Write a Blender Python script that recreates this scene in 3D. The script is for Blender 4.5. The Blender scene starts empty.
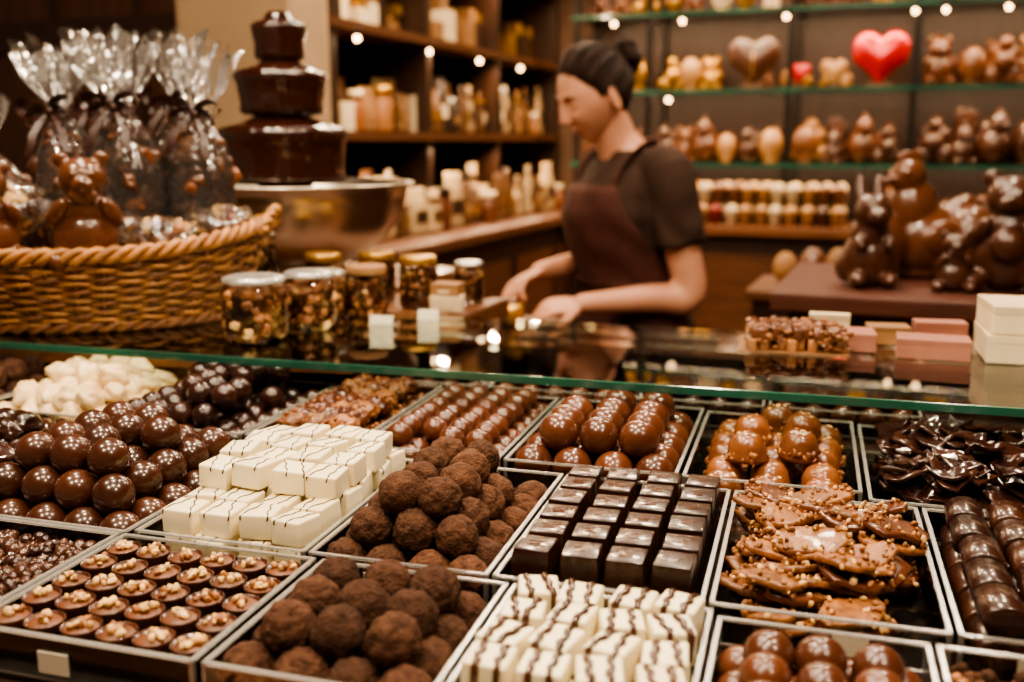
import bpy, bmesh, math, random
import numpy as np
from mathutils import Vector, Matrix, Euler, noise
random.seed(7)
R=random.random
def U(a,b): return a+(b-a)*R()
scene=bpy.context.scene
COL=scene.collection
pi=math.pi
# ------------------------------------------------------------ materials
def H(h):
    c=[int(h[i:i+2],16)/255 for i in (0,2,4)]
    return tuple((x/12.92 if x<=.04045 else ((x+.055)/1.055)**2.4) for x in c)+(1,)
def mat(name,c1,c2=None,rough=.4,scale=20,bump=0,bscale=120,metal=0,coat=0,spec=.5,rnd=.0,emis=0,stretch=None,bdist=.002,trans=0,sss=0):
    m=bpy.data.materials.new(name); m.use_nodes=True
    nt=m.node_tree; N=nt.nodes; L=nt.links; P=N['Principled BSDF']
    c1=H(c1) if isinstance(c1,str) else c1; c2=H(c2) if isinstance(c2,str) else (c2 or c1)
    tc=N.new('ShaderNodeTexCoord'); mp=N.new('ShaderNodeMapping'); L.new(tc.outputs['Object'],mp.inputs[0])
    if stretch: mp.inputs['Scale'].default_value=stretch
    nz=N.new('ShaderNodeTexNoise'); nz.inputs['Scale'].default_value=scale; nz.inputs['Detail'].default_value=5
    L.new(mp.outputs[0],nz.inputs['Vector'])
    fac=nz.outputs['Fac']
    rp=N.new('ShaderNodeValToRGB'); L.new(fac,rp.inputs[0])
    rp.color_ramp.elements[0].position=.3; rp.color_ramp.elements[1].position=.7
    rp.color_ramp.elements[0].color=c1; rp.color_ramp.elements[1].color=c2
    out=rp.outputs[0]
    if rnd:
        at=N.new('ShaderNodeAttribute'); at.attribute_name='rnd'
        mr=N.new('ShaderNodeMapRange'); mr.inputs[3].default_value=1-rnd; mr.inputs[4].default_value=1+rnd
        L.new(at.outputs['Fac'],mr.inputs[0])
        hs=N.new('ShaderNodeHueSaturation'); L.new(mr.outputs[0],hs.inputs['Value']); L.new(out,hs.inputs['Color']); out=hs.outputs[0]
    L.new(out,P.inputs['Base Color'])
    P.inputs['Roughness'].default_value=rough; P.inputs['Metallic'].default_value=metal
    P.inputs['Coat Weight'].default_value=coat; P.inputs['Coat Roughness'].default_value=.08
    P.inputs['Specular IOR Level'].default_value=spec
    P.inputs['Transmission Weight'].default_value=trans
    if sss:
        P.inputs['Subsurface Weight'].default_value=sss; P.inputs['Subsurface Scale'].default_value=.006
    if emis:
        L.new(out,P.inputs['Emission Color']); P.inputs['Emission Strength'].default_value=emis
    if bump:
        b2=N.new('ShaderNodeTexNoise'); b2.inputs['Scale'].default_value=bscale; b2.inputs['Detail'].default_value=4
        L.new(mp.outputs[0],b2.inputs['Vector'])
        bp=N.new('ShaderNodeBump'); bp.inputs['Strength'].default_value=bump; bp.inputs['Distance'].default_value=bdist
        L.new(b2.outputs['Fac'],bp.inputs['Height']); L.new(bp.outputs[0],P.inputs['Normal'])
    return m
def clear(name,tint=(.95,.95,.95,1),rough=.04,ior=1.45,extra=0.0,gcol=(1,1,1,1),bump=0,bscale=40,milk=0):
    m=bpy.data.materials.new(name); m.use_nodes=True
    nt=m.node_tree; N=nt.nodes; L=nt.links; N.remove(N['Principled BSDF'])
    t=N.new('ShaderNodeBsdfTransparent'); t.inputs[0].default_value=tint
    g=N.new('ShaderNodeBsdfGlossy'); g.inputs['Color'].default_value=gcol; g.inputs['Roughness'].default_value=rough
    fr=N.new('ShaderNodeFresnel'); fr.inputs[0].default_value=ior
    ad=N.new('ShaderNodeMath'); ad.operation='ADD'; ad.inputs[1].default_value=extra; ad.use_clamp=True
    L.new(fr.outputs[0],ad.inputs[0])
    mx=N.new('ShaderNodeMixShader'); L.new(ad.outputs[0],mx.inputs[0]); L.new(t.outputs[0],mx.inputs[1]); L.new(g.outputs[0],mx.inputs[2])
    fin=mx.outputs[0]
    if milk:
        d=N.new('ShaderNodeBsdfDiffuse'); d.inputs[0].default_value=(.8,.76,.7,1)
        m2=N.new('ShaderNodeMixShader'); m2.inputs[0].default_value=milk; L.new(fin,m2.inputs[1]); L.new(d.outputs[0],m2.inputs[2]); fin=m2.outputs[0]
    L.new(fin,N['Material Output'].inputs[0])
    if bump:
        tc=N.new('ShaderNodeTexCoord'); nz=N.new('ShaderNodeTexNoise'); nz.inputs['Scale'].default_value=bscale
        L.new(tc.outputs['Object'],nz.inputs['Vector'])
        b=N.new('ShaderNodeBump'); b.inputs['Strength'].default_value=bump; b.inputs['Distance'].default_value=.01
        L.new(nz.outputs['Fac'],b.inputs['Height']); L.new(b.outputs[0],g.inputs['Normal']); L.new(b.outputs[0],fr.inputs['Normal'])
    return m
m_dark=mat('dark_chocolate','28140e','341b12',.26,30,.15,60,coat=.35,rnd=.25)
m_milk=mat('milk_chocolate','532d1c','633821',.26,30,.12,60,coat=.4,rnd=.2)
m_milkd=mat('semi_milk_chocolate','3c2015','4a2919',.25,30,.1,60,coat=.45,rnd=.25)
m_truf=mat('cocoa_truffle','382219','583c2c',.85,140,.9,420,rnd=.3,spec=.2,bdist=.003)
m_truf2=mat('cocoa_truffle_light','43291c','63422e',.8,160,.8,420,rnd=.3,spec=.25,bdist=.003)
m_white=mat('white_chocolate','f2e6c4','eddeb4',.38,15,.1,90,rnd=.06,sss=.15)
m_ivory=mat('ivory_chocolate','e6d0a4','dcbe8c',.35,15,.2,90,rnd=.1,sss=.15)
m_caramel=mat('caramel_glaze','6a3c20','8a5530',.27,60,.3,150,coat=.35,rnd=.3)
m_capt=mat('caramel_cup_top','55301a','6e4024',.45,60,.2,150,rnd=.2)
m_nut=mat('chopped_nut','cb9a5c','e8c68c',.55,90,.5,200,rnd=.3)
m_nutd=mat('toasted_nut','7c4c2a','a57040',.5,90,.6,200,rnd=.35)
m_bark=mat('praline_bark','6a3f20','9a6436',.4,120,.7,260,coat=.2,rnd=.3)
m_shiny=mat('glossy_dark_shard','26140e','3c2218',.18,40,.3,80,coat=.6,rnd=.3)
m_fig=mat('figure_chocolate','553019','663c23',.28,12,.3,55,coat=.35)
m_figd=mat('figure_dark_chocolate','3f2316','4d2d1b',.28,12,.3,55,coat=.35)
m_fount=mat('molten_chocolate','28120a','33180d',.12,14,.05,30,coat=.7)
m_steel=mat('brushed_steel','b3a999','c4baaa',.3,6,.05,300,metal=1)
m_wood=mat('counter_wood','5c3820','7b4c2a',.4,8,.12,40,coat=.1,stretch=(1,14,14))
m_woodd=mat('dark_wood','27160e','3a2315',.4,8,.15,40,stretch=(12,12,1))
m_woodm=mat('shelf_wood','4a2c19','633c23',.42,8,.12,40,stretch=(1,10,10))
m_red=mat('red_brown_wood','44241a','573023',.45,8,.1,40,stretch=(1,10,10))
m_deck=mat('display_deck','2b1b13','38241a',.4,20,.1,60)
m_wallb=mat('wall_plaster_warm','4b3322','583c28',.7,3,.1,30)
m_walld=mat('wall_dark_panel','3c2314','50301b',.5,6,.15,30,stretch=(10,10,1))
m_beige=mat('beige_plaster','a08566','ae9372',.7,5,.15,40)
m_floor=mat('floor_boards','3a2416','4d3120',.4,6,.1,30,stretch=(12,1,1))
m_ceil=mat('ceiling_paint','6a5442','765e4a',.8,4)
m_wick=mat('wicker','8a5a30','b58048',.5,60,.4,120,rnd=.3)
m_wickd=mat('wicker_dark','6a4122','8a582e',.5,60,.4,120,rnd=.3)
m_skin=mat('skin','bb846a','c69072',.5,8,.1,200,sss=.15)
m_hair=mat('hair','1e0f09','2c190f',.55,30,0,spec=.2)
m_shirt=mat('tshirt_fabric','33241d','3c2b23',.9,20,.3,300,spec=.2)
m_apron=mat('apron_fabric','3c201b','482922',.85,20,.3,250,spec=.2)
m_trous=mat('trousers','1a1614','221c1a',.85)
m_lip=mat('lips','94544a',None,.45)
m_black=mat('dark_iris','120a06',None,.3)
m_paper=mat('label_paper','c2b7a4','cdc2af',.7)
m_cream=mat('cream_card','c9b491','d6c3a2',.65,rnd=.15)
m_pink=mat('pink_card','8a5646','9a6452',.65,rnd=.1)
m_kraft=mat('kraft_card','7d5836','906840',.7,rnd=.25)
m_goldf=mat('gold_foil','a87c38','cda255',.28,40,.4,90,metal=.8,rnd=.2)
m_redf=mat('red_foil','b00c12','c8161a',.2,20,.2,40,metal=.3,coat=.6)
m_ribbon=mat('brown_ribbon','2e170f','402116',.35,10,coat=.3)
m_edge=mat('glass_edge_green','1a463a','2c6955',.15,6,coat=.6)
m_bulb=mat('bulb_glow','ffcf94',None,emis=22)
m_iron=mat('black_metal','1c1612','241c16',.4,metal=.6)
m_acr=clear('clear_acrylic',(.95,.94,.92,1),.05,1.45)
m_acre=clear('acrylic_rim',(.9,.9,.88,1),.25,1.5,.35,milk=.12)
m_glass=clear('sheet_glass',(.86,.92,.88,1),.02,1.5)
m_jar=clear('jar_glass',(.96,.96,.95,1),.03,1.5,.02)
m_cello=clear('cellophane',(.97,.97,.97,1),.09,1.5,.06,bump=1,bscale=30,milk=.03)
# ------------------------------------------------------------ mesh kit
class MB:
    def __init__(s): s.V=[];s.F=[];s.mi=[];s.r=[];s.mats=[];s.sm=[];s.n=0
    def add(s,prim,M=None,m=None,smooth=True,r=None):
        V,F=prim
        if M is not None:
            A=np.array(M); V=V@A[:3,:3].T+A[:3,3]
        s.V.append(V)
        k=s.n
        s.F.extend([tuple(i+k for i in f) for f in F]); s.n+=len(V)
        if m not in s.mats: s.mats.append(m)
        i=s.mats.index(m); n=len(F)
        s.mi.extend([i]*n); s.sm.extend([smooth]*n); s.r.extend([R() if r is None else r]*n)
    def obj(s,name,M=None,parent=None):
        me=bpy.data.meshes.new(name)
        V=np.concatenate(s.V)
        me.from_pydata(V.tolist(),[],s.F)
        for x in s.mats: me.materials.append(x)
        me.polygons.foreach_set('material_index',s.mi)
        me.polygons.foreach_set('use_smooth',s.sm)
        a=me.attributes.new('rnd','FLOAT','FACE'); a.data.foreach_set('value',s.r)
        me.update()
        o=bpy.data.objects.new(name,me); COL.objects.link(o)
        if parent is not None: o.parent=parent
        if M is not None: o.matrix_world=M
        return o
def T(x,y,z): return Matrix.Translation((x,y,z))
def RX(a): return Matrix.Rotation(a,4,'X')
def RY(a): return Matrix.Rotation(a,4,'Y')
def RZ(a): return Matrix.Rotation(a,4,'Z')
def RR(a=6.28): return Euler((U(0,a),U(0,a),U(0,a))).to_matrix().to_4x4()
def S(x,y=None,z=None):
    y=x if y is None else y; z=x if z is None else z
    return Matrix.Diagonal((x,y,z,1))
_c={}
def sphere(n=10):
    if ('s',n) in _c: return _c[('s',n)]
    d={};V=[];F=[]
    def vid(p):
        k=tuple(round(c,5) for c in p)
        if k not in d: d[k]=len(V); V.append(p)
        return d[k]
    for ax in range(3):
        for sg in (-1,1):
            for i in range(n):
                for j in range(n):
                    q=[]
                    for a,b in ((i,j),(i+1,j),(i+1,j+1),(i,j+1)):
                        x=math.tan((a/n*2-1)*pi/4); y=math.tan((b/n*2-1)*pi/4)
                        p=[0,0,0]; p[ax]=sg; p[(ax+1)%3]=x*sg; p[(ax+2)%3]=y
                        l=math.sqrt(1+x*x+y*y); q.append(vid(tuple(c/l for c in p)))
                    F.append(tuple(q))
    _c[('s',n)]=(np.array(V),F); return _c[('s',n)]
def from_bm(bm):
    bm.verts.ensure_lookup_table()
    r=(np.array([v.co[:] for v in bm.verts]),[tuple(v.index for v in f.verts) for f in bm.faces]); bm.free(); return r
def box(sx,sy,sz,b=0,seg=2):
    k=('b',round(sx,4),round(sy,4),round(sz,4),b,seg)
    if k in _c: return _c[k]
    bm=bmesh.new(); bmesh.ops.create_cube(bm,size=1); bmesh.ops.scale(bm,vec=(sx,sy,sz),verts=bm.verts)
    if b: bmesh.ops.bevel(bm,geom=bm.edges[:],offset=b,segments=seg,affect='EDGES',profile=.6)
    bm.verts.index_update(); _c[k]=from_bm(bm); return _c[k]
def lathe(prof,n=32,fn=None):
    V=[];F=[];k=len(prof)
    for r,z in prof:
        for i in range(n):
            a=2*pi*i/n; rr=r if fn is None else fn(r,z,a)
            V.append((rr*math.cos(a),rr*math.sin(a),z))
    for j in range(k-1):
        for i in range(n):
            i2=(i+1)%n
            F.append((j*n+i,j*n+i2,(j+1)*n+i2,(j+1)*n+i))
    if prof[0][0]>1e-5 and fn is None: F.append(tuple(range(n))[::-1])
    if prof[-1][0]>1e-5 and fn is None: F.append(tuple((k-1)*n+i for i in range(n)))
    return np.array(V),F
def tube(pts,rad,n=8,closed=False):
    pts=[Vector(p) for p in pts]; k=len(pts)
    if not hasattr(rad,'__len__'): rad=[rad]*k
    V=[];F=[];up=None
    for i in range(k):
        if closed: d=pts[(i+1)%k]-pts[i-1]
        else: d=pts[min(i+1,k-1)]-pts[max(i-1,0)]
        d.normalize()
        if up is None:
            up=Vector((0,0,1)) if abs(d.z)<.9 else Vector((1,0,0))
        up=(up-d*up.dot(d)).normalized(); s=d.cross(up)
        for j in range(n):
            a=2*pi*j/n; V.append(tuple(pts[i]+(s*math.cos(a)+up*math.sin(a))*rad[i]))
    for i in range(k if closed else k-1):
        i2=(i+1)%k
        for j in range(n):
            j2=(j+1)%n; F.append((i*n+j,i*n+j2,i2*n+j2,i2*n+j))
    if not closed:
        F.append(tuple(range(n))[::-1]); F.append(tuple((k-1)*n+j for j in range(n)))
    return np.array(V),F
def band(pts,w):
    V=[];F=[]; k=len(pts)
    if not isinstance(w,list): w=[w]*k
    for p,ww in zip(pts,w):
        p=Vector(p); ww=Vector(ww)
        V+= [tuple(p-ww/2),tuple(p+ww/2)]
    for i in range(k-1): F.append((2*i,2*i+1,2*i+3,2*i+2))
    return np.array(V),F
def catmull(P,R_,m=6):
    P=[Vector(p) for p in P]; out=[];ro=[]
    for i in range(len(P)-1):
        p0=P[max(i-1,0)];p1=P[i];p2=P[i+1];p3=P[min(i+2,len(P)-1)]
        for j in range(m):
            t=j/m
            out.append(.5*((2*p1)+(p2-p0)*t+(2*p0-5*p1+4*p2-p3)*t*t+(3*p1-p0-3*p2+p3)*t**3)); ro.append(R_[i]+(R_[i+1]-R_[i])*t)
    out.append(P[-1]); ro.append(R_[-1]); return out,ro
def limb(b,P,Rr,m):
    pt,ro=catmull(P,Rr); b.add(tube(pt,ro,14),None,m)
    b.add(sphere(6),T(*pt[0])@S(ro[0]),m); b.add(sphere(6),T(*pt[-1])@S(ro[-1]),m)
def remesh(o,vox,sm=4):
    md=o.modifiers.new('r','REMESH'); md.mode='VOXEL'; md.voxel_size=vox; md.use_smooth_shade=True
    if sm:
        s=o.modifiers.new('s','SMOOTH'); s.iterations=sm; s.factor=.5
    bpy.context.view_layer.update()
    dg=bpy.context.evaluated_depsgraph_get(); e=o.evaluated_get(dg)
    me=bpy.data.meshes.new_from_object(e); o.modifiers.clear()
    m0=o.data.materials[0]; o.data=me
    if not len(me.materials): me.materials.append(m0)
    me.polygons.foreach_set('use_smooth',[True]*len(me.polygons)); return o
def lump(n,amp,fr,seed,sq=(1,1,1)):
    V,F=sphere(n); out=[]
    for v in V:
        p=Vector(v); d=noise.noise(p*fr+Vector((seed*7.3,seed*3.1,0)))+.5*noise.noise(p*fr*2.3+Vector((seed,0,seed*5)))
        q=p*(1+amp*d); out.append((q.x*sq[0],q.y*sq[1],q.z*sq[2]))
    return np.array(out),F
def plate(rad,th,seed,k=12,curl=.2,jag=.45,el0=.6):
    rn=random.Random(seed); V=[];F=[]
    out=[rad*(1-jag*rn.random()) for _ in range(k)]
    el=rn.uniform(el0,.95); ph=rn.random()*6
    def pt(i,s,z):
        a=2*pi*i/k; r=out[i]*s; x=r*math.cos(a); y=r*math.sin(a)*el
        zz=z+curl*(x*x-y*y*.6)/rad+.12*rad*math.sin(5*x/rad+ph)*math.cos(4*y/rad+ph)*min(1,curl*4)
        return (x,y,zz)
    rings=[(.35,th/2),(.7,th/2),(.95,th/2),(1,th*.3),(1,-th*.3),(.95,-th/2),(.5,-th/2)]
    for s,z in rings:
        for i in range(k): V.append(pt(i,s,z))
    for j in range(len(rings)-1):
        for i in range(k):
            F.append((j*k+i,j*k+(i+1)%k,(j+1)*k+(i+1)%k,(j+1)*k+i)[::-1])
    F.append(tuple(range(k))); F.append(tuple((len(rings)-1)*k+i for i in range(k))[::-1])
    return np.array(V),F
def blobs(name,parts,M,m,vox=.004,sm=3,n=8):
    b=MB()
    for p in parts:
        x,y,z,a,c,d=p[:6]; rot=p[6] if len(p)>6 else Matrix.Identity(4)
        b.add(sphere(n),T(x,y,z)@rot@S(a,c,d),m)
    o=b.obj(name); remesh(o,vox,sm); o.matrix_world=M; return o
def boxw(name,x0,x1,y0,y1,z0,z1,m,bev=0,M=None):
    b=MB(); b.add(box(x1-x0,y1-y0,z1-z0,bev),None,m,False)
    MM=T((x0+x1)/2,(y0+y1)/2,(z0+z1)/2)
    return b.obj(name,MM if M is None else M@MM)
# ------------------------------------------------------------ room shell
boxw('floor',-3.6,2.2,-2.5,4.8,-.05,0,m_floor)
boxw('ceiling',-3.6,2.2,-2.5,4.8,2.75,2.8,m_ceil)
boxw('wall_back',-2.05,2.2,4.75,4.85,0,2.75,m_wallb)
boxw('wall_left',-2.05,-1.97,2.62,4.75,0,2.75,m_walld)
boxw('wall_right',2.2,2.3,-2.5,4.85,0,2.75,m_wallb)
b=MB(); b.add(box(1.56,.08,2.75),None,m_walld,False)
for i in range(5): b.add(box(.02,.02,2.75),T(-.7+i*.33,-.045,0),m_woodd,False)
b.add(box(1.56,.03,.09),T(0,-.05,.35),m_woodd,False)
b.obj('wall_partition',T(-2.82,2.56,1.375))
b=MB(); b.add(box(.38,.2,2.75,.01),None,m_beige,False); b.add(box(.4,.22,.12,.01),T(0,0,-1.31),m_woodm,False)
b.obj('beige_column',T(-1.78,2.5,1.375))
# ------------------------------------------------------------ display counter
PIV=Vector((-.25,.70,0))
MC=T(*PIV)@RZ(math.radians(5))@T(*(-PIV))
ZT=1.07
def cpos(u,v,z): return MC@T(u,v,z)
b=MB()
b.add(box(2.6,.93,.03,.004),T(0,0,-.015),m_deck,False)
b.add(box(2.6,.03,.05,.008),T(0,-.475,-.022),m_wood,False)
b.add(box(2.5,.86,.9),T(0,.03,-.5),m_woodd,False)
b.add(box(2.6,.03,.07,.004),T(0,.455,.035),m_wood,False)
for i in range(6): b.add(box(.34,.02,.65,.004),T(-1.05+i*.42,-.41,-.5),m_wood,False)
b.add(box(2.5,.9,.12),T(0,.02,-.99),m_iron,False)
b.obj('display_counter',cpos(-.35,.875,ZT-.003))
b=MB()
x0,x1,y0,y1=-1.55,.85,.998,1.335
b.add(box(x1-x0,y1-y0,.008),T(0,0,0),m_glass,False)
b.add(box(x1-x0,.004,.009,.001),T(0,-(y1-y0)/2-.002,0),m_edge,False)
b.obj('glass_counter_top',cpos((x0+x1)/2,(y0+y1)/2,1.1465)@RZ(math.radians(.6)))
def slab(name,poly,z0,z1,m):
    bm=bmesh.new(); vs=[bm.verts.new((x,y,z1)) for x,y in poly]; f=bm.faces.new(vs); f.normal_update()
    if f.normal.z<0: f.normal_flip()
    r=bmesh.ops.extrude_face_region(bm,geom=[f]); 
    for g in r['geom']:
        if isinstance(g,bmesh.types.BMVert): g.co.z=z0
    bmesh.ops.recalc_face_normals(bm,faces=bm.faces)
    bm.verts.index_update(); p=from_bm(bm); b=MB(); b.add(p,None,m,False); return b
b=slab('x',[(-2.2,.86),(-1.045,.945),(-.62,1.04),(-.605,1.10),(-.605,1.52),(-.85,1.52),(-.85,1.9),(-2.2,1.9)],1.120,1.142,m_wood)
b.add(box(.030,.17,.004,.001),T(-.622,1.435,1.1435),m_woodm,False)
b.add(box(1.1,.5,1.11),T(-1.5,1.62,.56),m_woodd,False)
b.add(box(.2,.14,1.11),T(-.75,1.44,.56),m_woodd,False)
b.obj('wooden_side_counter')
def tray(u0,u1,v0,v1,h=.03,label=None,z=ZT):
    W=u1-u0;D=v1-v0;t=.0025;b=MB()
    b.add(box(W,D,.002),T(0,0,.001),m_acr,False)
    for sx in (-1,1):
        b.add(box(t,D,h),T(sx*(W/2-t/2),0,h/2),m_acr,False); b.add(box(t*1.25,D,.0018),T(sx*(W/2-t/2),0,h+.0009),m_acre,False)
        b.add(box(W,t,h),T(0,sx*(D/2-t/2),h/2),m_acr,False); b.add(box(W,t*1.25,.0018),T(0,sx*(D/2-t/2),h+.0009),m_acre,False)
        b.add(box(W,t*1.1,.0016),T(0,sx*(D/2-t/2),.0028),m_acre,False)
        for sy in (-1,1): b.add(box(.003,.003,h),T(sx*(W/2-.0013),sy*(D/2-.0013),h/2),m_acre,False)
    if label is not None:
        b.add(box(.022,.0012,.014),T(label*W,-D/2-.0015,h*.5),m_paper,False)
    b.obj('acrylic_tray',cpos((u0+u1)/2,(v0+v1)/2,z))
    return W,D,cpos((u0+u1)/2,(v0+v1)/2,z+.002)
SPH=sphere(10)
TR=[lump(16,.10,1.6+.5*i,i+1) for i in range(5)]
for i,(V,F) in enumerate(TR):
    V2=[]
    for v in V:
        p=Vector(v); V2.append(p*(1+.035*noise.noise(p*9+Vector((i*4,0,0)))+.02*noise.noise(p*18)))
    TR[i]=(np.array([tuple(x) for x in V2]),F)
def layers(b,W,D,fn,pu,pv,lay,jit=.002):
    for z,nx,ny,ou,ov in lay:
        for j in range(ny):
            for i in range(nx):
                x=(i-(nx-1)/2)*pu+ou+U(-jit,jit); y=(j-(ny-1)/2)*pv+ov+U(-jit,jit)
                if abs(x)<W/2-pu*.3 and abs(y)<D/2-pv*.3: fn(b,x,y,z+U(-jit,jit)*.5)
def f_ball(r,m):
    def f(b,x,y,z): b.add(SPH,T(x,y,z)@RR()@S(r*U(.97,1.02),r*U(.97,1.02),r*U(.97,1.02)),m)
    return f
def f_truf(r,m):
    def f(b,x,y,z): b.add(random.choice(TR),T(x,y,z)@RR()@S(r*U(.95,1.06)),m)
    return f
def pile(name,tr,nx,m,nl=2,kind=f_ball,jit=.0008,gaps=0):
    """close-packed pile, nx sweets across: each layer rests in the hollows of the one below"""
    W,D,M=tr; b=MB()
    r=(W-.007)/(2*nx)*.985; p=(W-.007-2*r)/(nx-1)
    ny=int((D-.007)/p); off=-(D/2-.0035-r)
    dz=math.sqrt((2*r)**2-p*p/2)
    f=kind(r,m)
    for L in range(nl):
        for j in range(ny-L):
            for i in range(nx-L):
                if L and R()<gaps: continue
                f(b,(i-(nx-L-1)/2)*p+U(-jit,jit),off+(j+L/2)*p+U(-jit,jit),r+L*dz+U(0,jit))
    return b.obj(name,M)
nuts=[lump(4,.3,1.6,20+i,(1,.8,.6)) for i in range(5)]
nl=[lump(4,.35,1.8,40+i) for i in range(6)]
# --- row 1
W,D,M=tray(-.735,-.562,.443,.597,label=.1); b=MB()
for k in range(1100): b.add(random.choice(nl),T(U(-W/2+.006,W/2-.006),U(-D/2+.006,D/2-.006),U(.012,.02))@RR()@S(U(.003,.006)),random.choice([m_dark,m_milkd,m_figd]))
b.add(box(W-.008,D-.008,.013),T(0,0,.0075),m_dark,False)
b.obj('dark_chocolate_chips',M)
W,D,M=tray(-.558,-.394,.443,.597,label=-.1)
b=MB()
cup=lathe([(.0,0),(.0095,0),(.0105,.001),(.0125,.021),(.0127,.0225),(.0120,.0225),(.0115,.0205),(0,.0200)],22)
cara=lathe([(.0115,.0200),(.010,.0212),(.006,.0220),(0,.0222)],18)
def f_cup(b,x,y,z):
    A=T(x,y,z)@RZ(U(0,6))
    b.add(cup,A,m_milkd); b.add(cara,A,m_capt)
    for k in range(11):
        a=U(0,6.28); r=U(0,.0075); b.add(random.choice(nuts),A@T(r*math.cos(a),r*math.sin(a),.0232+U(0,.003)*(1-r/.009))@RR()@S(U(.0018,.0034)),random.choice([m_nut,m_nut,m_nutd]))
layers(b,W,D,f_cup,.0268,.0282,[(.006,6,5,0,0)],.0006)
b.add(box(W-.008,D-.008,.004),T(0,0,.002),m_deck,False)
b.obj('caramel_nut_cups',M)
pile('cocoa_truffles',tray(-.388,-.247,.443,.597,label=-.05),4,m_truf,2,f_truf,.0018)
def f_white(s,h,n,rad,zig):
    bx=box(s,s,h,.0022,3)
    def f(b,x,y,z):
        A=T(x,y,z+h/2)@RZ(U(-.25,.25) if zig else U(-.35,.35))@RX(U(-.07,.07))@RY(U(-.07,.07))
        b.add(bx,A,m_white)
        e=s/2+.0004; t=h/2+.0002
        for k in range(n):
            o=(k-(n-1)/2)*s/(n)*.95+U(-.001,.001)
            sl=U(-.007,.007) if zig else U(-.003,.003)
            P=[]
            P.append((o-sl,-e,-t*U(.1,.8) if not zig else t*.6))
            for q in range(9):
                yy=-e+2*e*q/8; P.append((o+sl*(q/4-1)+.0010*math.sin(q*1.7+k),yy*(.98 if 0<q<8 else 1),t if 0<q<8 else t*.86))
            P.append((o+sl,e,-t*U(.1,.6)))
            V,F=tube(P,[rad*U(.8,1.2) for _ in P],6); b.add((V,F),A,m_milkd)
    return f
W,D,M=tray(-.243,-.108,.443,.597,label=.1); b=MB(); F_=f_white(.0262,.0215,2,.0023,False)
layers(b,W,D,F_,.0312,.0312,[(.001,4,5,0,-.003),(.0235,4,4,.002,.002)],.0022)
b.obj('striped_white_chocolate_cubes',M)
pile('milk_chocolate_balls',tray(-.104,.022,.443,.588,label=.1),4,m_milk,2)
W,D,M=tray(.026,.17,.443,.588); b=MB()
for k in range(900): b.add(random.choice(nl),T(U(-W/2+.005,W/2-.005),U(-D/2+.005,D/2-.005),U(.003,.022))@S(U(.002,.0045)),random.choice([m_truf2,m_nutd,m_truf]))
b.add(box(W-.008,D-.008,.012),T(0,0,.007),m_truf,False)
b.obj('chocolate_crumble',M)
# --- row 2
pile('dark_chocolate_balls',tray(-.745,-.56,.60,.832,label=-.1),5,m_milkd,3,gaps=.12)
W,D,M=tray(-.555,-.408,.605,.832,label=.2); b=MB(); F_=f_white(.0280,.0205,2,.0006,True)
layers(b,W,D,F_,.0338,.0338,[(.001,4,6,0,0),(.022,4,6,.002,.004),(.0425,4,4,.0,.025)],.0038)
b.obj('white_chocolate_squares',M)
pile('cocoa_truffles',tray(-.404,-.265,.605,.832,label=-.1),4,m_truf2,3,f_truf,.002,gaps=.15)
W,D,M=tray(-.261,-.115,.605,.832,label=-.15); b=MB()
def frust(s1,s2,h):
    V,F=box(s1,s1,h,.0016,3); V=V.copy(); k=(V[:,2]/h+.5)[:,None]; V[:,:2]*=(1+(s2/s1-1)*k); return V,F
dsq=frust(.0290,.0265,.021)
def f_dark(b,x,y,z):
    A=T(x,y,z+.0105)@RZ(U(-.06,.06))@RX(U(-.02,.05)); b.add(dsq,A,m_dark)
    for k,w in ((.003,.012),(-.001,.008),(-.004,.010)): b.add(box(w,.0009,.0004),A@T(0,k,.0107),m_milk,False)
layers(b,W,D,f_dark,.0335,.0345,[(.001,4,6,0,0),(.0225,4,6,0,.006)],.0012)
b.obj('dark_chocolate_squares',M)
W,D,M=tray(-.111,.037,.605,.832,label=.1); b=MB()
pls=[plate(.035,.0055,i,10,.05,.45,.5) for i in range(9)]
for k in range(84):
    z=.006+.038*(k/84); sc=1-.08*(k/84)
    x=U(-W/2+.020,W/2-.020)*sc; y=U(-D/2+.020,D/2-.020)*sc
    A=T(x,y,z)@RZ(U(0,6))@RX(U(-.3,.3))@RY(U(-.25,.25))
    pp=pls[k%9]; b.add(pp,A@S(.9),m_milk if k%3==0 else m_bark)
    top=pp[0]
    for q in range(34):
        v=top[random.randrange(10,50)]
        b.add(random.choice(nuts),A@T(v[0]*U(.7,.93),v[1]*U(.7,.93),v[2]+.001)@RR()@S(U(.0011,.0030)),random.choice([m_nut,m_nutd,m_nutd,m_bark]))
b.obj('nut_praline_bark',M)
W,D,M=tray(.041,.19,.605,.832,label=-.2); b=MB()
roll=tube([(0,-.019,0),(0,-.0188,0),(0,-.0175,0),(0,.0175,0),(0,.0188,0),(0,.019,0)],[.009,.0115,.0126,.0126,.0115,.009],20)
def f_roll(b,x,y,z): b.add(roll,T(x,y,z)@RZ(U(-.06,.06))@S(1.15,1,.9),random.choice([m_dark,m_milkd,m_dark]))
layers(b,W,D,f_roll,.0325,.0425,[(.013,4,5,0,0),(.034,4,5,0.003,.004)],.001)
b.obj('dark_chocolate_rolls',M)
W,D,M=tray(-.94,-.75,.61,.835); b=MB()
lm=[lump(7,.3,1.3,60+i,(1.2,1,.7)) for i in range(6)]
layers(b,W,D,lambda b,x,y,z:b.add(random.choice(lm),T(x,y,z)@RZ(U(0,6))@RX(U(-.4,.4))@S(.016),m_shiny),.031,.031,[(.012,6,7,0,0),(.034,5,6,0,0),(.05,3,4,0,.01)],.004)
b.obj('dark_chocolate_nuggets',M)
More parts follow.
